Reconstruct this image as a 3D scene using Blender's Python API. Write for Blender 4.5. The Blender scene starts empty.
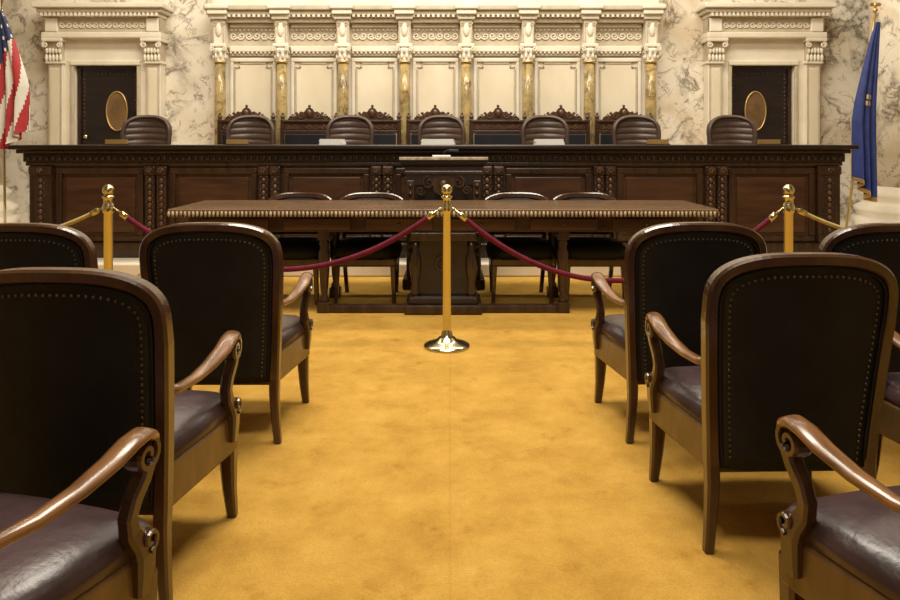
import bpy, bmesh, math, random
from mathutils import Vector, Matrix
random.seed(4)
sc = bpy.context.scene
try:
    sc.view_settings.view_transform = 'Standard'
    sc.view_settings.look = 'None'
except Exception: pass

# ------------------------------------------------------------------ materials
def newmat(name):
    m = bpy.data.materials.new(name); m.use_nodes = True
    nt = m.node_tree
    return m, nt, nt.nodes['Principled BSDF']
def coords(nt, scale):
    tc = nt.nodes.new('ShaderNodeTexCoord'); mp = nt.nodes.new('ShaderNodeMapping')
    mp.inputs['Scale'].default_value = scale
    nt.links.new(tc.outputs['Object'], mp.inputs['Vector'])
    return mp.outputs['Vector']
def noise(nt, vec, scale, detail=4, rough=.55, dist=0):
    n = nt.nodes.new('ShaderNodeTexNoise')
    n.inputs['Scale'].default_value = scale; n.inputs['Detail'].default_value = detail
    n.inputs['Roughness'].default_value = rough; n.inputs['Distortion'].default_value = dist
    nt.links.new(vec, n.inputs['Vector']); return n.outputs['Fac']
def ramp(nt, fac, stops):
    r = nt.nodes.new('ShaderNodeValToRGB'); cr = r.color_ramp
    while len(cr.elements) < len(stops): cr.elements.new(.5)
    for e, (p, c) in zip(cr.elements, stops):
        e.position = p; e.color = (c[0], c[1], c[2], 1)
    nt.links.new(fac, r.inputs['Fac']); return r.outputs['Color']
def bump(nt, bsdf, h, strength, dist=.01):
    b = nt.nodes.new('ShaderNodeBump'); b.inputs['Strength'].default_value = strength
    b.inputs['Distance'].default_value = dist
    nt.links.new(h, b.inputs['Height']); nt.links.new(b.outputs['Normal'], bsdf.inputs['Normal'])
def simple(name, c1, c2, scale=(1,1,1), ns=5, rough=.5, metal=0, bmp=0, bscale=60, lo=.3, hi=.7, spec=.5, coat=0):
    m, nt, b = newmat(name)
    v = coords(nt, scale); n = noise(nt, v, ns, 5)
    nt.links.new(ramp(nt, n, [(lo, c1), (hi, c2)]), b.inputs['Base Color'])
    b.inputs['Roughness'].default_value = rough; b.inputs['Metallic'].default_value = metal
    b.inputs['Specular IOR Level'].default_value = spec
    b.inputs['Coat Weight'].default_value = coat; b.inputs['Coat Roughness'].default_value = .2
    if bmp:
        v2 = coords(nt, (1,1,1)); bump(nt, b, noise(nt, v2, bscale, 3), bmp)
    return m
def marble(name, base, cloud, vein, vs=1.0, amount=.03, rough=.25):
    m, nt, b = newmat(name)
    v = coords(nt, (1,1,1))
    c = ramp(nt, noise(nt, v, .9*vs, 6, .6, .6), [(.35, cloud), (.55, base)])
    cur = c
    for sc_, am, of in ((.6*vs, amount, 0), (1.5*vs, amount*.9, 5), (3.5*vs, amount*.5, 9)):
        mp = nt.nodes.new('ShaderNodeMapping'); mp.inputs['Location'].default_value = (of, of, of)
        mp.inputs['Rotation'].default_value = (.3, .7, .2)
        nt.links.new(v, mp.inputs['Vector'])
        n = noise(nt, mp.outputs['Vector'], sc_, 9, .60, .7)
        s = nt.nodes.new('ShaderNodeMath'); s.operation = 'SUBTRACT'; s.inputs[1].default_value = .5
        nt.links.new(n, s.inputs[0])
        a = nt.nodes.new('ShaderNodeMath'); a.operation = 'ABSOLUTE'; nt.links.new(s.outputs[0], a.inputs[0])
        r = ramp(nt, a.outputs[0], [(0, (.9,.9,.9)), (am*.35, (.4,.4,.4)), (am, (0,0,0))])
        mk = ramp(nt, noise(nt, mp.outputs['Vector'], sc_*1.1, 2), [(.45, (.0,.0,.0)), (.58, (1,1,1))])
        mu = nt.nodes.new('ShaderNodeMath'); mu.operation = 'MULTIPLY'
        nt.links.new(r, mu.inputs[0]); nt.links.new(mk, mu.inputs[1])
        mx = nt.nodes.new('ShaderNodeMix'); mx.data_type = 'RGBA'
        nt.links.new(mu.outputs[0], mx.inputs['Factor']); nt.links.new(cur, mx.inputs['A'])
        mx.inputs['B'].default_value = (*vein, 1); cur = mx.outputs['Result']
    nt.links.new(cur, b.inputs['Base Color']); b.inputs['Roughness'].default_value = rough
    return m

M = {}
M['marble'] = marble('veined_marble', (.86,.79,.66), (.68,.57,.41), (.13,.095,.065), 1.15, .050, .3)
M['greenmarble'] = marble('onyx_marble', (.50,.36,.15), (.30,.24,.11), (.10,.05,.02), 4, .05, .2)
M['stone'] = simple('cream_stone', (.72,.64,.50), (.84,.77,.63), ns=3, rough=.55)
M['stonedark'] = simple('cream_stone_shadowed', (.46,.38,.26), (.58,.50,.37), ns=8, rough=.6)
M['panel'] = simple('travertine_panel', (.70,.60,.43), (.80,.71,.54), ns=2.5, rough=.5, scale=(1,1,.6))
M['gold'] = simple('gilded', (.55,.36,.12), (.70,.50,.20), ns=8, rough=.35, metal=.7)
M['brass'] = simple('brass', (.60,.54,.31), (.70,.63,.39), ns=4, rough=.20, metal=1)
M['wood'] = simple('dark_walnut', (.018,.009,.0055), (.056,.026,.015), scale=(6,6,.8), ns=3, rough=.27, bmp=.1, bscale=40, spec=.5)
M['woodpanel'] = simple('mahogany_panel', (.034,.014,.008), (.082,.036,.019), scale=(.8,5,6), ns=3, rough=.32, spec=.45)
M['woodblack'] = simple('bench_top_wood', (.008,.005,.005), (.022,.012,.011), scale=(.6,4,4), ns=3, rough=.32)
M['chairwood'] = simple('chair_walnut', (.028,.011,.006), (.070,.030,.014), scale=(3,3,1), ns=4, rough=.24, coat=.5)
M['railwood'] = simple('chair_rail_wood', (.085,.046,.017), (.165,.095,.036), scale=(3,3,1), ns=5, rough=.33, coat=.2)  # lighter than the frame: highlights on the rail sides put into the colour
M['armwood'] = simple('worn_highlit_arm_wood', (.080,.033,.012), (.240,.110,.038), scale=(8,1.2,6), ns=4, rough=.27, coat=.35)  # bleached arm wood, with the arm top's highlight put into its lighter colour
M['tabletop'] = simple('table_top_wood', (.11,.060,.030), (.24,.140,.075), scale=(.5,5,5), ns=3, rough=.22, coat=.4)
M['carve'] = simple('worn_carving', (.22,.17,.11), (.58,.48,.34), ns=20, rough=.35)
M['carvedark'] = simple('polished_carving', (.060,.030,.017), (.14,.072,.040), ns=12, rough=.26)
M['backcloth'] = simple('black_back_leather', (.0042,.0042,.0060), (.0105,.0105,.0135), ns=6, rough=.55, bmp=.25, bscale=120, spec=.28)
M['leather'] = simple('oxblood_leather', (.034,.018,.019), (.078,.045,.046), ns=5, rough=.33, bmp=.2, bscale=24, spec=.55)
M['brownleather'] = simple('brown_leather', (.045,.026,.019), (.10,.060,.043), ns=5, rough=.36, bmp=.2, bscale=40)
M['nail'] = simple('nail_heads', (.09,.07,.045), (.16,.12,.08), rough=.28, metal=.8)
M['paper'] = simple('paper', (.78,.77,.73), (.85,.84,.80), rough=.7)
M['rope'] = simple('red_velvet', (.085,.005,.018), (.15,.009,.030), ns=30, rough=.75, bmp=.4, bscale=150, spec=.2)
M['goldrope'] = simple('gold_cord', (.32,.24,.08), (.55,.43,.16), ns=30, rough=.5)
M['blue'] = simple('flag_blue', (.010,.020,.13), (.020,.042,.21), ns=8, rough=.6)
M['navy'] = simple('flag_navy', (.010,.018,.07), (.018,.03,.11), ns=8, rough=.6)
M['red'] = simple('flag_red', (.36,.018,.025), (.46,.03,.03), ns=8, rough=.6)
M['white'] = simple('flag_white', (.7,.66,.58), (.78,.74,.66), ns=8, rough=.6)
M['plaster'] = simple('cream_plaster', (.42,.37,.28), (.50,.45,.35), ns=2, rough=.7)
M['glass'] = simple('amber_glass', (.11,.06,.025), (.24,.14,.06), ns=3, rough=.12)
M['black'] = simple('black_metal', (.01,.01,.01), (.02,.02,.02), rough=.4)
# carpet
m, nt, b = newmat('gold_carpet')
v = coords(nt, (1,1,1))
a = ramp(nt, noise(nt, v, 3.6, 9, .72, .1), [(.33, (.46,.252,.046)), (.5, (.565,.325,.064)), (.68, (.65,.392,.088))])
st = ramp(nt, noise(nt, v, 6.5, 7, .64, .15), [(.58, (1,1,1)), (.67, (.86,.81,.74)), (.76, (.68,.61,.52))])
mx = nt.nodes.new('ShaderNodeMix'); mx.data_type = 'RGBA'; mx.blend_type = 'MULTIPLY'; mx.inputs['Factor'].default_value = 1
nt.links.new(a, mx.inputs['A']); nt.links.new(st, mx.inputs['B'])
pile = ramp(nt, noise(nt, v, 120, 4, .7), [(.3, (.78,.76,.72)), (.7, (1.0,1.0,1.0))])
mx3 = nt.nodes.new('ShaderNodeMix'); mx3.data_type = 'RGBA'; mx3.blend_type = 'MULTIPLY'; mx3.inputs['Factor'].default_value = 1
nt.links.new(mx.outputs['Result'], mx3.inputs['A']); nt.links.new(pile, mx3.inputs['B'])
sx = nt.nodes.new('ShaderNodeSeparateXYZ'); nt.links.new(v, sx.inputs[0])
ab = nt.nodes.new('ShaderNodeMath'); ab.operation = 'ABSOLUTE'; nt.links.new(sx.outputs['X'], ab.inputs[0])
sm = ramp(nt, ab.outputs[0], [(.001, (.92,.90,.87)), (.007, (1,1,1))])
mx2 = nt.nodes.new('ShaderNodeMix'); mx2.data_type = 'RGBA'; mx2.blend_type = 'MULTIPLY'; mx2.inputs['Factor'].default_value = 1
nt.links.new(mx3.outputs['Result'], mx2.inputs['A']); nt.links.new(sm, mx2.inputs['B'])
nt.links.new(mx2.outputs['Result'], b.inputs['Base Color'])
b.inputs['Roughness'].default_value = .95; b.inputs['Specular IOR Level'].default_value = .1
bump(nt, b, noise(nt, v, 190, 3), .8, .008)
M['carpet'] = m

# ------------------------------------------------------------------ builder
class B:
    def __init__(s): s.bm = bmesh.new(); s.mats = []
    def mi(s, k):
        if k not in s.mats: s.mats.append(k)
        return s.mats.index(k)
    def merge(s, t, mat, smooth=False, Mx=None):
        if Mx is not None: bmesh.ops.transform(t, matrix=Mx, verts=t.verts)
        bmesh.ops.recalc_face_normals(t, faces=t.faces)
        i = s.mi(mat)
        for f in t.faces: f.material_index = i; f.smooth = smooth
        me = bpy.data.meshes.new('t'); t.to_mesh(me); t.free(); s.bm.from_mesh(me); bpy.data.meshes.remove(me)
    def raw(s, vs, fs, mat, smooth=False, Mx=None):
        t = bmesh.new(); V = [t.verts.new(v) for v in vs]
        for f in fs:
            try: t.faces.new([V[i] for i in f])
            except ValueError: pass
        s.merge(t, mat, smooth, Mx)
    def box(s, x0, x1, y0, y1, z0, z1, mat, bev=0, Mx=None):
        t = bmesh.new(); bmesh.ops.create_cube(t, size=1)
        bmesh.ops.scale(t, vec=(x1-x0, y1-y0, z1-z0), verts=t.verts)
        bmesh.ops.translate(t, vec=((x0+x1)/2, (y0+y1)/2, (z0+z1)/2), verts=t.verts)
        if bev: bmesh.ops.bevel(t, geom=list(t.edges), offset=bev, segments=2, affect='EDGES', profile=.5)
        s.merge(t, mat, False, Mx)
    def loft(s, rings, mat, smooth=True, cap=True, closed=False):
        n = len(rings[0]); vs = [p for r in rings for p in r]; fs = []
        R = len(rings)
        for i in range(R if closed else R-1):
            for j in range(n):
                fs.append((i*n+j, i*n+(j+1) % n, ((i+1) % R)*n+(j+1) % n, ((i+1) % R)*n+j))
        if cap and not closed: fs += [tuple(range(n)), tuple(range((R-1)*n, R*n))]
        s.raw(vs, fs, mat, smooth)
    def lathe(s, prof, c, mat, n=20, smooth=True, sx=1, sy=1):
        rings = [[(c[0]+r*sx*math.cos(2*math.pi*j/n), c[1]+r*sy*math.sin(2*math.pi*j/n), c[2]+z) for j in range(n)] for r, z in prof]
        s.loft(rings, mat, smooth)
    def sweep(s, path, ws, hs, mat, D=(0,1,0), prof='rect', smooth=False, closed=False):
        P = [Vector(p) for p in path]; N = len(P)
        if not hasattr(ws, '__len__'): ws = [ws]*N
        if not hasattr(hs, '__len__'): hs = [hs]*N
        if prof == 'rect': pr = [(.5,.32),(.32,.5),(-.32,.5),(-.5,.32),(-.5,-.32),(-.32,-.5),(.32,-.5),(.5,-.32)]
        else: pr = [(.5*math.cos(k*math.pi/6), .5*math.sin(k*math.pi/6)) for k in range(12)]
        rings = []
        for i in range(N):
            if closed: T = P[(i+1) % N]-P[i-1]
            else: T = P[min(i+1, N-1)]-P[max(i-1, 0)]
            T.normalize(); Nn = T.cross(Vector(D)).normalized(); Dn = Nn.cross(T).normalized()
            rings.append([P[i]+Nn*ws[i]*a+Dn*hs[i]*b_ for a, b_ in pr])
        s.loft(rings, mat, smooth, True, closed)
    def ball(s, c, r, mat, sc=(1,1,1), u=8, v=5):
        prof = [(max(r*math.sin(math.pi*k/v), r*.02), -r*math.cos(math.pi*k/v)) for k in range(v+1)]
        rings = [[(c[0]+q*sc[0]*math.cos(2*math.pi*j/u), c[1]+q*sc[1]*math.sin(2*math.pi*j/u), c[2]+z*sc[2]) for j in range(u)] for q, z in prof]
        s.loft(rings, mat, True)
    def scroll(s, cx, y, cz, r, mat, th=.02, turns=1.5, a0=0, sgn=1, dep=None):
        pts = []; n = int(14*turns)
        for k in range(n+1):
            t = k/n; a = a0+sgn*2*math.pi*turns*t; q = r*(1-.85*t)
            pts.append((cx+q*math.cos(a), y, cz+q*math.sin(a)))
        s.sweep(pts, th, dep or th, mat)
    def prism(s, outline, y0, y1, mat, Mx=None, smooth=False):
        n = len(outline)
        vs = [(x, y0, z) for x, z in outline]+[(x, y1, z) for x, z in outline]
        fs = [tuple(range(n)), tuple(range(n, 2*n))]+[(i, (i+1) % n, n+(i+1) % n, n+i) for i in range(n)]
        s.raw(vs, fs, mat, smooth, Mx)
    def mesh(s, name):
        me = bpy.data.meshes.new(name); s.bm.to_mesh(me); s.bm.free()
        for k in s.mats: me.materials.append(M[k])
        return me
def put(me, name, loc=(0,0,0), rz=0, sc_=1):
    o = bpy.data.objects.new(name, me); bpy.context.collection.objects.link(o)
    o.location = loc; o.rotation_euler = (0, 0, rz); o.scale = (sc_,)*3
    return o

# ------------------------------------------------------------------ room shell
XL, XR, YB, YF, ZC = -7.6, 7.4, -3.2, 10.5, 6.0
YW = 10.497
def shell(name, x0, x1, y0, y1, z0, z1, mat):
    b = B(); b.box(x0, x1, y0, y1, z0, z1, mat); put(b.mesh(name), name)
b = B(); b.box(XL, XR, YB, YF, -.1, 0, 'carpet'); 
put(b.mesh('floor'), 'floor')
shell('wall_north', XL, XR, YF, YF+.2, 0, ZC, 'marble')
shell('wall_south', XL, XR, YB-.2, YB, 0, ZC, 'plaster')
shell('wall_west', XL-.2, XL, YB, YF, 0, ZC, 'plaster')
shell('wall_east', XR, XR+.2, YB, YF, 0, ZC, 'plaster')
shell('ceiling', XL, XR, YB, YF, ZC, ZC+.1, 'plaster')
b = B()
b.box(XL+.01, XR-.01, 6.85, 7.0, 0, .119, 'stone', .012)
b.box(XL+.01, XR-.01, 7.0, YW, 0, .119, 'stone')
put(b.mesh('dais'), 'dais_platform')
b = B()
b.box(-4.35, 4.02, 7.95, 9.5, .12, .449, 'carpet')
b.box(-5.52, 5.12, 9.5, YW, .12, .449, 'stone')
put(b.mesh('raised'), 'raised_platform')

# ---- colonnade
CX, SP = -.206, .873
cols = [CX+(k-3.5)*SP for k in range(8)]
b = B()
x0, x1 = cols[0]-.14, cols[-1]+.14
b.box(x0, x1, 10.36, YW, .45, 3.0, 'stone')
b.box(x0, x1, 10.2, YW, 2.97, 3.03, 'stone', .01)
b.box(x0-.03, x1+.03, 10.12, YW, 3.06, 3.12, 'stone', .012)
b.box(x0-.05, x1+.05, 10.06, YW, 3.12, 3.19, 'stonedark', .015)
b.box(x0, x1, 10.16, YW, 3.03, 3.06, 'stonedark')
x = x0
while x < x1:
    b.box(x, x+.035, 10.1, 10.16, 3.03, 3.06, 'stone'); x += .07
b.box(x0, x1, 10.3, YW, 3.19, 3.4, 'stone')
b.box(x0, x1, 10.26, YW, 3.4, 3.46, 'stone', .01)
for k in range(7):
    a, c = cols[k]+.11, cols[k+1]-.11; mid = (a+c)/2
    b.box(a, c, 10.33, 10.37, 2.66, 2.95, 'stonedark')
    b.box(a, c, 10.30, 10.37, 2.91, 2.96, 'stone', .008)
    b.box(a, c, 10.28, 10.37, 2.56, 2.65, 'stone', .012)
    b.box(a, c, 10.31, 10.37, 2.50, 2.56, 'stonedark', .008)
    for j in range(6):
        xx = a+.05+(c-a-.1)*j/5
        b.scroll(xx, 10.32, 2.79, .055, 'stone', .022, 1.4, a0=math.pi*(j % 2), sgn=1 if j % 2 else -1)
    for j in range(11):
        b.ball((a+.02+(c-a-.04)*j/10, 10.32, 2.875), .02, 'stone', u=6, v=4)
        b.ball((a+.02+(c-a-.04)*j/10, 10.29, 2.545), .018, 'stone', u=6, v=4)
    b.box(a-.005, a+.045, 10.32, 10.37, .9, 2.42, 'stone', .012)
    b.box(c-.045, c+.005, 10.32, 10.37, .9, 2.42, 'stone', .012)
    b.box(a-.005, c+.005, 10.322, 10.37, 2.42, 2.48, 'stone', .012)
    r = .06; L, R_, T, Bt = a+.07, c-.07, 2.40, .95
    ol = [(L, Bt), (R_, Bt), (R_, T-r), (R_-r, T-r), (R_-r, T), (L+r, T), (L+r, T-r), (L, T-r)]
    b.prism(ol, 10.335, 10.37, 'panel')
    for (p, q) in zip(ol, ol[1:]+ol[:1]):
        xa, xb = sorted((p[0], q[0])); za, zb = sorted((p[1], q[1]))
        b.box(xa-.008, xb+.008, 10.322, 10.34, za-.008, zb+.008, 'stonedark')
for x in cols:
    y = 10.22
    b.box(x-.12, x+.12, y-.12, 10.45, 3.0, 3.06, 'stone', .01)
    b.box(x-.14, x+.14, y-.17, 10.4, 3.06, 3.13, 'stone', .015)
    b.box(x-.165, x+.165, y-.2, 10.4, 3.13, 3.20, 'stone', .018)
    b.box(x-.085, x+.085, y-.07, 10.45, 2.66, 3.0, 'stone', .012)
    b.ball((x, y-.075, 2.85), .06, 'stone', (.8,.4,1.6))
    for s in (-1, 1):
        b.scroll(x+s*.055, y-.08, 2.93, .035, 'stonedark', .016, 1.3)
        b.box(x+s*.07-.008, x+s*.07+.008, y-.085, y-.06, 2.68, 2.90, 'stonedark')
    b.box(x-.115, x+.115, y-.1, y+.1, 2.61, 2.66, 'stone', .012)
    b.lathe([(.07,-.0),(.085,.02),(.072,.04),(.08,.08),(.10,.16),(.095,.2)], (x, y, 2.40), 'stone', 16)
    for j in range(8):
        an = j*math.pi/4+.39
        b.ball((x+.09*math.cos(an), y+.09*math.sin(an), 2.48), .026, 'stone', (.8,.8,1.6), 6, 4)
        b.ball((x+.10*math.cos(an+.39), y+.10*math.sin(an+.39), 2.545), .024, 'stonedark', (.8,.8,1.3), 6, 4)
    for s in (-1, 1): b.scroll(x+s*.085, y-.095, 2.585, .036, 'stone', .018, 1.4, a0=math.pi/2, sgn=-s)
    b.lathe([(.086,0),(.086,.03)], (x, y, 2.39), 'gold', 20)
    b.lathe([(.078,0),(.080,.5),(.077,1.1),(.070,1.63)], (x, y, .78), 'greenmarble', 20)
    b.lathe([(.12,0),(.13,.03),(.12,.06),(.095,.08),(.105,.11),(.10,.14),(.08,.15)], (x, y, .64), 'stone', 20)
    b.box(x-.14, x+.14, y-.14, 10.4, .45, .64, 'stone', .01)
put(b.mesh('colonnade'), 'marble_colonnade')

# ---- door surrounds
def surround(cx, name):
    b = B(); hw = .87
    b.box(cx-hw-.05, cx+hw+.05, 10.08, YW, 3.16, 3.23, 'stone', .015)
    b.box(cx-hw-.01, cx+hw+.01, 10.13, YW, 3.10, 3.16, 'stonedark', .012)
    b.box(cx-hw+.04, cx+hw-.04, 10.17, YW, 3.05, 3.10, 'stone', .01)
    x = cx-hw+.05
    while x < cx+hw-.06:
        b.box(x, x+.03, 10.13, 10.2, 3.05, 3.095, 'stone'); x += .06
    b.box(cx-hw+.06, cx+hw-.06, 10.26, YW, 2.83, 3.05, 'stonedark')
    for j in range(13):
        xx = cx-.57+1.14*j/12
        b.scroll(xx, 10.25, 2.94, .045, 'stone', .02, 1.4, a0=math.pi*(j % 2), sgn=1 if j % 2 else -1)
    for s in (-1, 1): b.box(cx+s*.72-.09, cx+s*.72+.09, 10.22, 10.3, 2.84, 3.04, 'stone', .015)
    b.box(cx-hw+.02, cx+hw-.02, 10.2, YW, 2.75, 2.83, 'stone', .015)
    for s in (-1, 1):
        p = cx+s*.70
        b.box(p-.15, p+.15, 10.2, YW, 2.70, 2.755, 'stone', .012)
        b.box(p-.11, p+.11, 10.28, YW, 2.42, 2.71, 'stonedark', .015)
        for k in (-1, 1): b.scroll(p+k*.10, 10.22, 2.655, .045, 'stone', .022, 1.4, a0=math.pi/2, sgn=-k)
        for j in range(5):
            b.ball((p-.10+.05*j, 10.26, 2.47), .032, 'stone', (.8,.7,1.8), 6, 5)
            b.ball((p-.09+.045*j, 10.25, 2.57), .03, 'stone', (.8,.7,1.5), 6, 5)
        b.box(p-.125, p+.125, 10.26, YW, 2.39, 2.43, 'stone', .01)
        b.box(p-.105, p+.105, 10.31, YW, .7, 2.395, 'stone', .012)
        for k in (-1, 1): b.box(p+k*.08-.010, p+k*.08+.010, 10.298, 10.32, .75, 2.36, 'stonedark')
        b.box(p-.055, p+.055, 10.303, 10.32, .8, 2.32, 'panel', .004)
        b.box(p-.15, p+.15, 10.24, YW, .45, .7, 'stone', .02)
    for s in (-1, 1):
        xa, xb = sorted((cx+s*.45, cx+s*.61)); b.box(xa, xb, 10.36, YW, .45, 2.42, 'stone', .01)
        xa, xb = sorted((cx+s*.45, cx+s*.50)); b.box(xa, xb, 10.33, 10.37, .45, 2.37, 'stonedark', .012)
    b.box(cx-.64, cx+.64, 10.355, YW, 2.42, 2.76, 'stone', .01)
    b.box(cx-.50, cx+.50, 10.31, 10.37, 2.37, 2.44, 'stone', .015)
    put(b.mesh(name), name)
def door(cx, name, ox):
    b = B()
    b.box(cx-.45, cx+.45, 10.44, 10.49, .45, 2.37, 'woodblack')
    for s in (-1, 1): b.box(cx+s*.43-.02, cx+s*.43+.02, 10.41, 10.45, .45, 2.37, 'wood')
    b.box(cx-.41, cx+.41, 10.41, 10.45, 2.33, 2.37, 'wood')
    x_ = cx-.36
    for i in range(13):
        for z in (2.26, 1.02): b.ball((x_+.06*i, 10.44, z), .013, 'carvedark', u=6, v=4)
    for i in range(21):
        for s in (-1, 1): b.ball((cx+s*.37, 10.44, 1.04+.06*i), .013, 'carvedark', u=6, v=4)
    n = 32
    ol = [(ox+.15*math.cos(2*math.pi*i/n), 1.72+.28*math.sin(2*math.pi*i/n)) for i in range(n)]
    b.prism(ol, 10.425, 10.445, 'glass')
    b.sweep([(x, 10.42, z) for x, z in ol], .02, .03, 'gold', closed=True, prof='round', smooth=True)
    b.ball((cx-.33, 10.40, 1.35), .035, 'brass')
    put(b.mesh(name), name)
surround(-4.95, 'trim_1'); surround(4.50, 'trim_2')
door(-4.93, 'door_1', -4.82); door(4.48, 'door_2', 4.42)

# ---- big round marble columns at the sides
b = B()
b.lathe([(.80,0),(.82,.05),(.82,.16),(.76,.2),(.80,.25),(.80,.30),(.72,.34),(.68,.40),(.72,.45),(.72,.5),(.66,.54),(.63,.58)], (0,0,0), 'stone', 40)
b.lathe([(.62,.58),(.62,2.5),(.58,5.0)], (0,0,0), 'marble', 40)
b.lathe([(.60,5.0),(.66,5.05),(.62,5.1),(.68,5.3),(.80,5.6),(.84,5.75),(.84,5.87)], (0,0,0), 'stone', 40)
me = b.mesh('marble_column')
put(me, 'marble_column', (-6.56, 9.4, .12)); put(me, 'marble_column', (6.18, 9.4, .12))

# ------------------------------------------------------------------ judicial bench
b = B()
L, R_ = -4.24, 3.92
b.box(L-.14, R_+.13, 7.12, 7.92, 1.205, 1.25, 'woodblack', .01)
b.box(L-.09, R_+.08, 7.17, 7.88, 1.165, 1.205, 'wood', .012)
b.box(L-.04, R_+.04, 7.21, 7.84, 1.08, 1.165, 'woodblack', .01)
b.box(L, R_, 7.26, 7.80, .12, 1.08, 'woodpanel')
b.box(L-.03, R_+.03, 7.20, 7.84, .12, .27, 'wood', .015)
b.box(L-.02, R_+.02, 7.22, 7.82, 1.04, 1.08, 'wood', .01)
x = L+.02
while x < R_:
    b.ball((x, 7.205, 1.12), .022, 'wood', (1,.6,1.2), 6, 4); x += .062
pil = [-4.10, -2.95, -1.81, -.68, .43, 1.55, 2.67, 3.80]
for i, p in enumerate(pil):
    for dx in ((-.058, .058) if 0 < i < 7 else (0,)):
        w = .05 if 0 < i < 7 else .11
        q = p+dx
        b.box(q-w, q+w, 7.21, 7.28, .27, 1.04, 'wood', .008)
        b.box(q-w-.005, q+w+.005, 7.19, 7.28, .95, 1.038, 'wood', .012)
        b.box(q-w-.005, q+w+.005, 7.19, 7.28, .272, .35, 'wood', .012)
        for j in range(9):
            z = .40+.062*j
            b.ball((q, 7.205, z), .024, 'carvedark', (1,.6,1.1), 6, 4)
            for s in (-1, 1): b.ball((q+s*.03, 7.208, z+.03), .014, 'wood', (1,.6,1), 6, 4)
        b.scroll(q, 7.185, .995, .03, 'carvedark', .015, 1.3)
    if i < 7:
        a, c = p+(.13 if i else .14), pil[i+1]-.13
        b.box(a, c, 7.225, 7.27, .96, 1.02, 'wood', .01); b.box(a, c, 7.225, 7.27, .28, .34, 'wood', .01)
        b.box(a, a+.06, 7.227, 7.27, .34, .96, 'wood', .01); b.box(c-.06, c, 7.227, 7.27, .34, .96, 'wood', .01)
        b.box(a+.09, c-.09, 7.245, 7.27, .37, .93, 'woodpanel', .012)
for xs in (L-.02, R_-.0):
    b.box(xs, xs+.02, 7.32, 7.74, .33, 1.0, 'wood', .004)
b.box(L+.1, R_-.1, 7.80, 7.90, .50, 1.18, 'woodpanel')
put(b.mesh('judges_bench'), 'judges_bench')

def papers(x, w, y=7.5, h=.06):
    b = B()
    for k in range(4):
        b.box(-w/2+.006*(k % 2), w/2-.005*k, -.11, .11-.004*k, h*k/4, h*(k+1)/4-.001, 'paper')
    put(b.mesh('paper_stack'), 'paper_stack', (x, y, 1.251), random.uniform(-.1, .1))
for x, w in ((-1.22,.24),(-.12,.34),(1.03,.30)): papers(x, w)
for x in (-2.2, 2.15, 3.30, -3.45):
    b = B(); b.prism([(-.11, .01), (.11, .01), (.11, .055), (-.11, .055)], -.02, .02, 'gold'); b.box(-.12, .12, -.03, .03, 0, .01, 'wood')
    put(b.mesh('nameplate'), 'nameplate', (x, 7.45, 1.251))

# ------------------------------------------------------------------ justices' chairs
def judge_chair():
    b = B()
    def hw(z):
        z0, zt, W = .93, 1.145, .268
        if z <= z0: return .245+.023*(z-.45)/(z0-.45)
        t = min((z-z0)/(zt-z0), 1); return W*max(1-t**3.2, .0)**(1/3.0)+.006
    rings = []; n = 20; R = 110
    for i in range(R+1):
        z = .42+(1.145-.42)*i/R
        w = hw(z); puff = .010*abs(math.sin((z-.42)*math.pi/.0725))**.7
        ring = []
        for j in range(n+1):
            u = -1+2*j/n; x = w*u; cv = .11*(x/.3)**2; drop = .022*u*u
            ring.append((x, .24+.05*(z-.42)-cv-.05-puff*(1-u**8), z-drop))
        for j in range(n, -1, -1):
            u = -1+2*j/n; x = w*u; cv = .11*(x/.3)**2; drop = .022*u*u
            ring.append((x, .24+.05*(z-.42)-cv+.05, z-drop))
        rings.append(ring)
    b.loft(rings, 'brownleather')
    # padded rolled border round the back
    bp = []
    for z in [.5+.43*k/8 for k in range(8)]: bp.append((hw(z), z))
    for k in range(13):
        a = math.pi/2*k/12; bp.append((.268*max(math.cos(a), 0)**(2/3), .93+.205*math.sin(a)**(2/3.1)))
    bp = [(x, z) for x, z in bp]+[(-x, z) for x, z in reversed(bp[:-1])]
    b.sweep([(x*.97, .20+.05*(z-.42)-.11*(x/.3)**2, z-.022*(x/.268)**2-.008) for x, z in bp], .05, .085, 'brownleather', prof='round', smooth=True)
    b.box(-.26, .26, -.25, .22, .38, .48, 'brownleather', .035)
    b.box(-.25, .25, -.22, .2, .34, .38, 'wood', .01)
    for s in (-1, 1):
        b.sweep([(s*.28,.2,.66),(s*.30,.05,.68),(s*.30,-.12,.68),(s*.295,-.2,.64),(s*.28,-.18,.5),(s*.26,-.12,.38)], .05, .05, 'wood', D=(1,0,0), smooth=True, prof='round')
    b.lathe([(.03,.1),(.03,.34)], (0,0,0), 'black', 12)
    for k in range(5):
        a = k*2*math.pi/5
        b.sweep([(0,0,.12),(.15*math.cos(a),.15*math.sin(a),.10),(.27*math.cos(a),.27*math.sin(a),.06)], .04, .035, 'wood', D=(0,0,1))
        b.ball((.27*math.cos(a), .27*math.sin(a), .028), .028, 'black')
    return b.mesh('judge_chair')
me = judge_chair()
for x, r in ((-3.58,.15),(-2.35,.1),(-1.18,.05),(-.10,0),(1.12,-.05),(2.2,-.08),(3.33,-.1)):
    put(me, 'leather_swivel_chair', (x, 8.40, .45), r)

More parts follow.
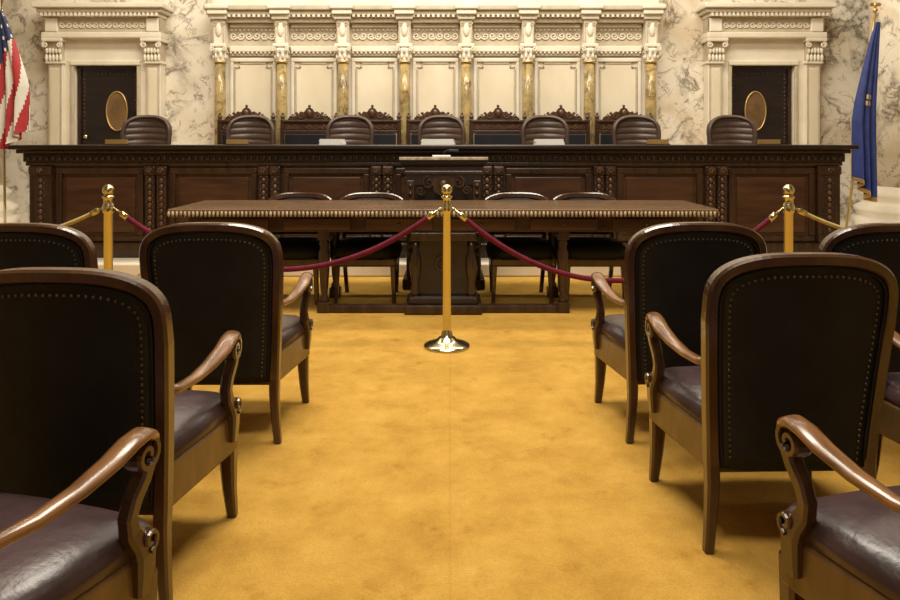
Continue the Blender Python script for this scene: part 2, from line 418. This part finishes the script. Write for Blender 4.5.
# ------------------------------------------------------------------ carved stalls at back wall
def stall():
    b = B(); w = .37
    for s in (-1, 1):
        b.box(s*w-.03, s*w+.03, .12, .18, 0, 1.14, 'wood', .008)
        b.ball((s*w, .15, 1.17), .035, 'carvedark'); b.ball((s*w, .15, 1.215), .018, 'carvedark')
        b.box(s*w-.03, s*w+.03, -.30, -.24, 0, .62, 'wood', .008)
        b.sweep([(s*w,.14,.66),(s*w,-.05,.68),(s*w,-.22,.66),(s*w,-.30,.62)], .05, .06, 'wood', D=(1,0,0))
    b.box(-w, w, -.3, .16, .34, .40, 'wood', .01)
    b.box(-w+.03, w-.03, -.28, .1, .40, .47, 'backcloth', .03)
    b.box(-w, w, .13, .17, .50, .56, 'wood', .008)
    b.box(-w+.04, w-.04, .10, .15, .60, .94, 'backcloth', .02)
    b.box(-w, w, .12, .18, .94, .985, 'wood', .008)
    b.box(-w, w, .14, .17, .985, 1.09, 'woodpanel')
    b.box(-w-.01, w+.01, .11, .19, 1.09, 1.13, 'wood', .01)
    for j in range(7):
        b.scroll(-.30+.1*j, .13, 1.037, .036, 'carvedark', .016, 1.3, a0=math.pi*(j % 2), sgn=1 if j % 2 else -1)
    ol = [(-.30,1.13),(-.28,1.17),(-.21,1.175),(-.17,1.20),(-.13,1.235),(-.07,1.24),(-.04,1.285),(0,1.305),
          (.04,1.285),(.07,1.24),(.13,1.235),(.17,1.20),(.21,1.175),(.28,1.17),(.30,1.13)]
    b.prism(ol, .135, .17, 'woodpanel')
    for s in (-1, 1):
        b.scroll(s*.24, .125, 1.165, .04, 'carvedark', .018, 1.4, a0=math.pi/2, sgn=s)
        b.scroll(s*.12, .125, 1.19, .05, 'carvedark', .02, 1.4, a0=math.pi/2, sgn=s)
        b.ball((s*.18, .15, 1.22), .022, 'carvedark')
    b.ball((0,.12,1.22), .045, 'carvedark', (.9,.5,1.3)); b.ball((0,.15,1.32), .022, 'carvedark')
    return b.mesh('stall')
me = stall()
for k in range(7):
    put(me, 'carved_high_back_chair', (CX+(k-3)*SP, 9.85, .45))

# ------------------------------------------------------------------ table
b = B()
TX = -.05; h = .79
x0, x1 = TX-2.03, TX+2.03; y0, y1 = 5.3, 6.11
b.box(x0, x1, y0, y1, h-.03, h, 'tabletop', .006)
b.box(x0+.003, x1-.003, y0+.003, y1-.003, h-.06, h-.03, 'wood', .008)
x = x0+.01
while x < x1:
    b.ball((x, y0-.002, h-.035), .020, 'carve', (.55,.6,1.1), 6, 4); x += .030
y = y0+.02
while y < y1:
    for xx in (x0, x1): b.ball((xx, y, h-.035), .020, 'carve', (.6,.55,1.1), 6, 4)
    y += .030
b.box(x0+.12, x1-.12, y0+.09, y1-.09, h-.18, h-.06, 'wood', .008)
for k in range(6):
    a = x0+.22+k*.615
    b.box(a, a+.5, y0+.075, y0+.10, h-.165, h-.075, 'woodpanel', .006)
    b.ball((a+.25, y0+.065, h-.12), .012, 'nail')
for lx in (x0+.18, TX-.90, TX+.90, x1-.18):
    for ly in (y0+.14, y1-.14):
        b.box(lx-.045, lx+.045, ly-.045, ly+.045, h-.24, h-.06, 'wood', .006)
        b.lathe([(.03,0),(.038,.03),(.022,.06),(.03,.12),(.042,.28),(.046,.38),(.03,.42),(.04,.45),(.03,.47),(.045,.5)], (lx, ly, .07), 'wood', 14)
        b.box(lx-.045, lx+.045, ly-.045, ly+.045, 0, .08, 'wood', .008)
b.box(TX-.95, TX+.95, y0+.10, y0+.17, .0, .06, 'wood', .01)
b.box(TX-.29, TX+.29, y0+.04, y0+.50, 0, .07, 'wood', .012)
b.box(TX-.26, TX+.26, y0+.07, y0+.47, .07, .13, 'woodblack', .015)
b.box(TX-.20, TX+.20, y0+.13, y0+.42, .13, .56, 'woodblack', .01)
b.box(TX-.25, TX+.25, y0+.08, y0+.46, .54, .61, 'wood', .012)
for s in (-1, 1):
    b.lathe([(.04,0),(.035,.03),(.028,.08),(.045,.20),(.045,.27),(.025,.34),(.035,.42)], (TX+s*.21, y0+.13, .13), 'wood', 12)
b.scroll(TX, y0+.12, .36, .08, 'wood', .02, 1.5)
put(b.mesh('counsel_table'), 'counsel_table')

# ------------------------------------------------------------------ lectern
b = B()
b.box(-.36, .36, -.26, .26, 0, .09, 'wood', .015)
b.box(-.31, .31, -.22, .22, .09, .9, 'woodblack')
for s in (-1, 1):
    b.box(s*.29-.035, s*.29+.035, -.245, -.18, .09, .95, 'wood', .008)
    for j in range(11): b.ball((s*.29, -.247, .2+.07*j), .02, 'wood', (1,.6,1.2), 6, 4)
b.box(-.33, .33, -.24, .24, .9, 1.02, 'woodblack', .008)
b.box(-.345, .345, -.25, .25, 1.0, 1.035, 'wood', .01)
b.loft([[(-w_, -d_, z), (w_, -d_, z), (w_, d_, z), (-w_, d_, z)] for w_, d_, z in ((.33,.24,1.03),(.345,.25,1.065),(.372,.27,1.09),(.375,.27,1.115))], 'woodblack', smooth=False)
vs = [(-.385,-.28,1.15),(.385,-.28,1.15),(.385,.26,1.14),(-.385,.26,1.14),(-.385,-.28,1.115),(.385,-.28,1.115),(.385,.26,1.115),(-.385,.26,1.115)]
b.raw(vs, [(0,1,2,3),(4,5,6,7),(0,1,5,4),(1,2,6,5),(2,3,7,6),(3,0,4,7)], 'wood')
b.box(-.385, .385, -.292, -.28, 1.127, 1.153, 'carve', .004)
ol = [(0,.80),(.08,.85),(.10,.93),(.09,.97),(0,.985),(-.09,.97),(-.10,.93),(-.08,.85)]
b.prism(ol, -.26, -.22, 'wood')
for s in (-1, 1):
    b.scroll(s*.13, -.245, .93, .055, 'wood', .02, 1.5, a0=math.pi/2, sgn=-s)
    b.scroll(s*.20, -.245, .86, .04, 'wood', .016, 1.5, a0=0, sgn=s)
b.ball((0,-.262,.91), .035, 'carvedark', (1,.4,1.2))
b.box(-.10, .06, -.2, -.08, 1.145, 1.165, 'paper', .003)
b.sweep([(.0,.05,1.13),(.0,.05,1.185),(.03,.0,1.205),(.07,-.04,1.205)], .012, .012, 'black', D=(1,0,0))
b.sweep([(.05,-.03,1.205),(.13,-.05,1.20)], .025, .025, 'black', D=(0,1,0))
put(b.mesh('lectern'), 'lectern', (-.055, 6.50, 0))

# ------------------------------------------------------------------ low chairs at table
def low_chair():
    b = B()
    rings = []
    for z, g in ((.36,.0),(.40,.01),(.44,.0),(.475,-.03),(.485,-.12)):
        ring = []
        for k in range(24):
            a = 2*math.pi*k/24; c, s = math.cos(a), math.sin(a)
            ring.append(((.265+g)*math.copysign(abs(c)**.5, c), (.25+g)*math.copysign(abs(s)**.5, s), z))
        rings.append(ring)
    b.loft(rings, 'backcloth')
    b.box(-.25, .25, -.24, .24, .30, .37, 'chairwood', .015)
    for s in (-1, 1):
        b.sweep([(s*.22,-.21,.32),(s*.225,-.215,.15),(s*.23,-.22,.0)], [.045,.036,.028], [.045,.036,.028], 'chairwood')
        b.sweep([(s*.21,.27,0),(s*.22,.22,.2),(s*.225,.22,.4),(s*.24,.26,.6),(s*.25,.28,.77)], .034, .04, 'chairwood')
    P = []
    for k in range(17):
        t = -1+2*k/16; P.append((t*.26, .30-.05*t*t+.0, .825-.05*t**4))
    b.sweep(P, .05, .035, 'chairwood')
    rings = []
    for i in range(7):
        z = .50+.30*i/6
        rr = [(.23*t, .24+.09*(z-.5)/.30*.6+.02*(1-t*t)-.03, z) for t in (-1,-.6,-.2,.2,.6,1)]
        rr += [(.23*t, .24+.09*(z-.5)/.30*.6+.02*(1-t*t)+.02, z) for t in (1,.6,.2,-.2,-.6,-1)]
        rings.append(rr)
    b.loft(rings, 'backcloth')
    return b.mesh('low_chair')
me = low_chair()
for x in (-1.28, -.67, .57, 1.15):
    put(me, 'side_chair', (x, 5.90, 0), 0)

# ------------------------------------------------------------------ armchair
def armchair():
    b = B()
    n_ = 2.9
    Z0, ZT, W0 = .79, .955, .28
    def ybk(z):
        if z < .28: return -.235-.03*((.28-z)/.28)**1.4
        return -.235-.10*((z-.28)/.67)**1.3
    def bow(x): return -.028*(1-(x/.3)**2)
    def side(z): return .250+.030*min(max(z-.25, 0)/.5, 1)
    half = []
    for z in (0,.06,.13,.2,.27,.35,.43,.51,.59,.67,.74): half.append((side(z) if z > .25 else .250+.022*((.25-z)/.25)**1.5, z))
    arch = []
    K = 16
    for k in range(K+1):
        a = math.pi/2*k/K
        arch.append((W0*max(math.cos(a), 0)**(2/n_), Z0+(ZT-Z0-.018)*math.sin(a)**(2/n_)))
    rp = half+arch
    full = [(-x, z) for x, z in rp]+[(x, z) for x, z in reversed(rp[:-1])]
    path = [(x, ybk(z)+bow(x), z) for x, z in full]
    ws = []; hs = []
    for x, z in full:
        if z < .28: ws.append(.030+.014*z/.28); hs.append(.034+.020*z/.28)
        elif z < Z0: ws.append(.040); hs.append(.058)
        else: ws.append(.038); hs.append(.056)
    b.sweep(path, ws, hs, 'chairwood')
    def inner(z):
        if z <= Z0: return side(z)-.016
        t = min((z-Z0)/(ZT-.036-Z0), 1); return max((W0-.016)*max(1-t**n_, 0)**(1/n_), .004)
    rings = []; NX = 12; zs = [.26+(Z0-.26)*i/12 for i in range(13)]+[Z0+(ZT-.037-Z0)*math.sin(math.pi/2*i/12) for i in range(1, 13)]
    for z in zs:
        w = inner(z); r = []
        for j in range(NX+1):
            u = -1+2*j/NX; x = w*u; r.append((x, ybk(z)+bow(x)-.016-.010*(1-u**4), z))
        for j in range(NX, -1, -1):
            u = -1+2*j/NX; x = w*u; zz = max(0, 1-((z-.62)/.36)**4)
            r.append((x, ybk(z)+bow(x)+.02+.03*(1-u**4)*zz, z))
        rings.append(r)
    b.loft(rings, 'backcloth')
    def inset(d):
        pts = []
        for i in range(24):
            z = .28+(Z0-.28)*i/24; pts.append((side(z)-.02-d, z))
        for k in range(0, 33):
            a = math.pi/2*k/32
            pts.append(((W0-.02-d)*max(math.cos(a), 0)**(2/n_), Z0+(ZT-.038-d-Z0)*math.sin(a)**(2/n_)))
        return [(-x, z) for x, z in pts]+[(x, z) for x, z in reversed(pts[:-1])]
    pth = inset(.004)
    b.sweep([(x, ybk(z)+bow(x)-.020, z) for x, z in pth], .008, .008, 'backcloth', prof='round', smooth=True)
    pts = inset(.030); step = .019; acc = 0
    for i in range(1, len(pts)):
        seg = math.dist(pts[i], pts[i-1]); t = step-acc
        while t <= seg:
            f = t/seg; x = pts[i-1][0]+(pts[i][0]-pts[i-1][0])*f; z = pts[i-1][1]+(pts[i][1]-pts[i-1][1])*f
            u = x/max(inner(z), .05)
            b.ball((x, ybk(z)+bow(x)-.017-.010*(1-min(abs(u), 1)**4), z), .0048, 'nail', (1,.8,1), 6, 3)
            t += step
        acc = seg-(t-step)
    def outline(g, nseg=10):
        o = []
        fw, bw, fy, by = .315-g, .252-g, .235-g, -.235+g
        o.append((-bw, by))
        o.append((-fw, fy-.03)); o.append((-fw+.02, fy-.008))
        for k in range(nseg+1):
            t = -1+2*k/nseg; o.append((t*(fw-.045), fy+.018*(1-t*t)))
        o.append((fw-.02, fy-.008)); o.append((fw, fy-.03)); o.append((bw, by))
        return o
    rings = [[(x, y, z) for x, y in outline(g)] for z, g in ((.235,.004),(.242,0),(.355,0),(.365,.006))]
    b.loft(rings, 'railwood', smooth=False)
    rings = [[(x, y, z) for x, y in outline(g)] for z, g in ((.362,.006),(.375,.000),(.395,.002),(.418,.014),(.438,.045),(.452,.09),(.460,.15),(.462,.2))]
    b.loft(rings, 'leather')
    for s in (-1, 1):
        x, y = s*.284, .200
        b.sweep([(x, y, .30), (x, y+.002, .2), (x+s*.004, y+.004, .1), (x+s*.012, y+.010, 0)], [.058,.052,.042,.032], [.058,.052,.042,.032], 'chairwood')
        P = [(s*.268, -.285, .600), (s*.276, -.20, .582), (s*.288, -.11, .580), (s*.302, -.02, .594), (s*.314, .06, .618), (s*.314, .12, .636), (s*.310, .165, .638), (s*.306, .195, .624), (s*.304, .207, .597)]
        ws = [.034,.036,.042,.052,.060,.062,.058,.052,.046]; hs = [.028,.028,.028,.028,.028,.030,.032,.032,.028]
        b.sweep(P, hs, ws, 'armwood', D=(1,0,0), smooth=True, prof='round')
        sp = []
        for k in range(20):
            t = k/19; a = math.pi*.35-2*math.pi*1.25*t; q = .040*(1-.8*t)
            sp.append((s*.306, .165+q*math.cos(a), .592+q*math.sin(a)))
        b.sweep(sp, .017, .050, 'chairwood', D=(1,0,0))
        P = [(s*.306, .190, .575), (s*.304, .172, .535), (s*.302, .145, .500), (s*.301, .130, .465), (s*.303, .135, .430), (s*.307, .155, .400), (s*.310, .168, .370), (s*.310, .168, .33), (s*.309, .162, .28)]
        b.sweep(P, [.034,.036,.036,.036,.042,.052,.064,.060,.040], [.040,.038,.036,.036,.038,.040,.040,.036,.03], 'chairwood', D=(1,0,0))
        sp = []
        for k in range(16):
            t = k/15; a = -math.pi*.5+2*math.pi*1.1*t; q = .026*(1-.8*t)
            sp.append((s*.322, .170+q*math.cos(a), .400+q*math.sin(a)))
        b.sweep(sp, .012, .026, 'chairwood', D=(1,0,0))
    b.box(-.235, .235, -.262, -.232, .245, .36, 'chairwood', .004)
    return b.mesh('armchair')
me = armchair()
def chair(x, yfront, rz=0): put(me, 'armchair', (x, yfront-.2, 0), math.radians(rz))
chair(-1.01, 3.56, 0)      # A
chair(-1.055, 2.49, -2)      # B
chair(-1.035, 1.735, -14)      # C
chair(-1.80, 3.54, 1)      # D
chair(1.035, 3.57, 1.5)       # E
chair(1.08, 2.75, 1.5)      # F
chair(1.145, 1.79, 11)      # G
chair(1.85, 3.54, 0)       # H
chair(1.86, 2.68, 0)
chair(-1.86, 2.50, 0)

# ------------------------------------------------------------------ stanchions & ropes
def stanchion():
    b = B()
    b.lathe([(.145,0),(.147,.008),(.142,.016),(.118,.026),(.085,.036),(.06,.048),(.052,.06),(.036,.066),(.034,.09),(.028,.098),(.0265,.11),(.0265,.84),(.034,.845),(.036,.86),(.036,.885),(.032,.895),(.028,.905),(.028,.93),(.036,.937),(.036,.945),(.024,.952),(.02,.96)], (0,0,0), 'brass', 32)
    b.ball((0,0,.985), .036, 'brass', u=20, v=12)
    return b.mesh('stanchion')
me = stanchion()
SY = 4.53; SXs = (-4.25, -2.15, -.02, 2.13, 4.25)
SYs = (5.1, SY, SY, SY, 5.1)
for x, y in zip(SXs, SYs): put(me, 'brass_stanchion', (x, y, 0))
def rope(i, sag, mat, name):
    b = B(); n = 48
    A = Vector((SXs[i], SYs[i], .875)); C = Vector((SXs[i+1], SYs[i+1], .875)); d = (C-A).normalized()
    A += d*.035; C -= d*.035
    pts = []
    for k in range(n+1):
        t = k/n; p = A.lerp(C, t); p.z -= sag*(1-abs(2*t-1)**2.1); pts.append(p)
    w = .034 if mat == 'rope' else .020
    b.sweep(pts[1:-1], w, w, mat, D=(0,1,0), prof='round', smooth=True)
    if mat == 'goldrope':
        for k in range(3, 147):
            t = k/149; p = A.lerp(C, t); p.z -= sag*(1-abs(2*t-1)**2.1)
            b.ball((p.x, p.y, p.z), .015, 'goldrope', (.7,1,1), 6, 4)
    for a, c in ((0, 2), (-1, -3)):
        q = [pts[a], pts[a].lerp(pts[c], .45), pts[a].lerp(pts[c], .55), pts[c]]
        b.sweep(q, [.010,.014,.038,.036], [.010,.014,.038,.036], 'brass', prof='round', smooth=True)
    put(b.mesh(name), name)
rope(0, .24, 'goldrope', 'gold_cord_rope'); rope(1, .39, 'rope', 'velvet_rope')
rope(2, .46, 'rope', 'velvet_rope'); rope(3, .24, 'goldrope', 'gold_cord_rope')

# ------------------------------------------------------------------ flags
def flag(name, base, top, side, us, H, W, off=.02):
    b = B()
    A, T = Vector(base), Vector(top)
    n = 6
    b.lathe([(.16,.003),(.16,.02),(.10,.04),(.04,.07),(.03,.12)], base, 'brass', 20)
    b.sweep([A.lerp(T, k/n) for k in range(n+1)], .03, .03, 'gold' if not us else 'brass', prof='round', smooth=True)
    b.ball(tuple(T+Vector((0,0,.03))), .03, 'gold'); b.ball(tuple(T+Vector((0,0,.09))), .024, 'gold', (.9,.9,1.6))
    for s in (-1, 1): b.ball(tuple(T+Vector((s*.04,0,.10))), .03, 'gold', (1.1,.3,.8))
    U, V = 72, 80
    def P(u, v):
        w = (.05+(W-.05)*min(1, v*1.6)**.8)
        z = T.z-.12-v*H*(1-.10*u)-.05*math.sin(u*5)*v
        fold = math.sin(u*2*math.pi*3.2+v*1.2)
        x = T.x+side*off*min(1, v*2)-side*.02+side*(w*(u+.12*math.sin(u*2*math.pi*3.2+1.2)))
        y = T.y-.075+fold*(.012+.045*v)
        return (x, y, z)
    grid = [[P(i/U, j/V) for i in range(U+1)] for j in range(V+1)]
    by = {}
    for j in range(V):
        for i in range(U):
            u, v = (i+.5)/U, (j+.5)/V
            if us:
                if v < .44-.22*u: k = 'white' if (i % 9 in (3, 4) and j % 7 in (2, 3)) else 'navy'
                else: k = 'red' if int((u*1.1+v*.45)*9) % 2 == 0 else 'white'
            else:
                k = 'gold' if (i > U-3 or j > V-3) else ('gold' if abs(u-.55) < .14 and abs(v-.45) < .04 and (i*j) % 3 else 'blue')
            by.setdefault(k, []).append((i, j))
    for k, cells in by.items():
        idx = {}; vs = []; fs = []
        for i, j in cells:
            f = []
            for (a, c) in ((i, j), (i+1, j), (i+1, j+1), (i, j+1)):
                if (a, c) not in idx: idx[(a, c)] = len(vs); vs.append(grid[c][a])
                f.append(idx[(a, c)])
            fs.append(tuple(f))
        t = bmesh.new(); Vv = [t.verts.new(v) for v in vs]
        for f in fs: t.faces.new([Vv[q] for q in f])
        b.merge(t, k, True)
    put(b.mesh(name), name)
flag('american_flag', (-5.25, 8.5, .12), (-5.29, 8.5, 2.94), 1, True, 1.62, .32)
flag('blue_state_flag', (4.66, 8.5, .121), (5.02, 8.5, 2.80), -1, False, 2.1, .24, .06)

# ------------------------------------------------------------------ lights
def area(name, loc, size, power, col, rot=(0,0,0), sy=None):
    l = bpy.data.lights.new(name, 'AREA'); l.energy = power; l.color = col
    l.shape = 'RECTANGLE'; l.size = size; l.size_y = sy or size
    o = bpy.data.objects.new(name, l); bpy.context.collection.objects.link(o)
    o.location = loc; o.rotation_euler = [math.radians(a) for a in rot]
area('ceiling_light_centre', (0, 3.9, 5.8), 3.2, 385, (1,.92,.77), sy=1.4)
area('ceiling_light_rear', (0, .7, 5.6), 2.2, 175, (1,.92,.78), sy=1.0)
area('ceiling_light_bench', (-.2, 7.6, 5.6), 9, 405, (1,.92,.78), (24,0,0), .8)
w = bpy.data.worlds.new('world'); sc.world = w; w.use_nodes = True
w.node_tree.nodes['Background'].inputs[0].default_value = (1,.9,.75,1)
w.node_tree.nodes['Background'].inputs[1].default_value = .3

# ------------------------------------------------------------------ camera
cd = bpy.data.cameras.new('camera'); cam = bpy.data.objects.new('camera', cd)
bpy.context.collection.objects.link(cam)
cam.location = (0, 0, 1.3); cam.rotation_euler = (math.radians(90), 0, 0)
cd.sensor_width = 36; cd.lens = 28.8; cd.shift_y = -160/900; cd.clip_start = .05
sc.camera = cam
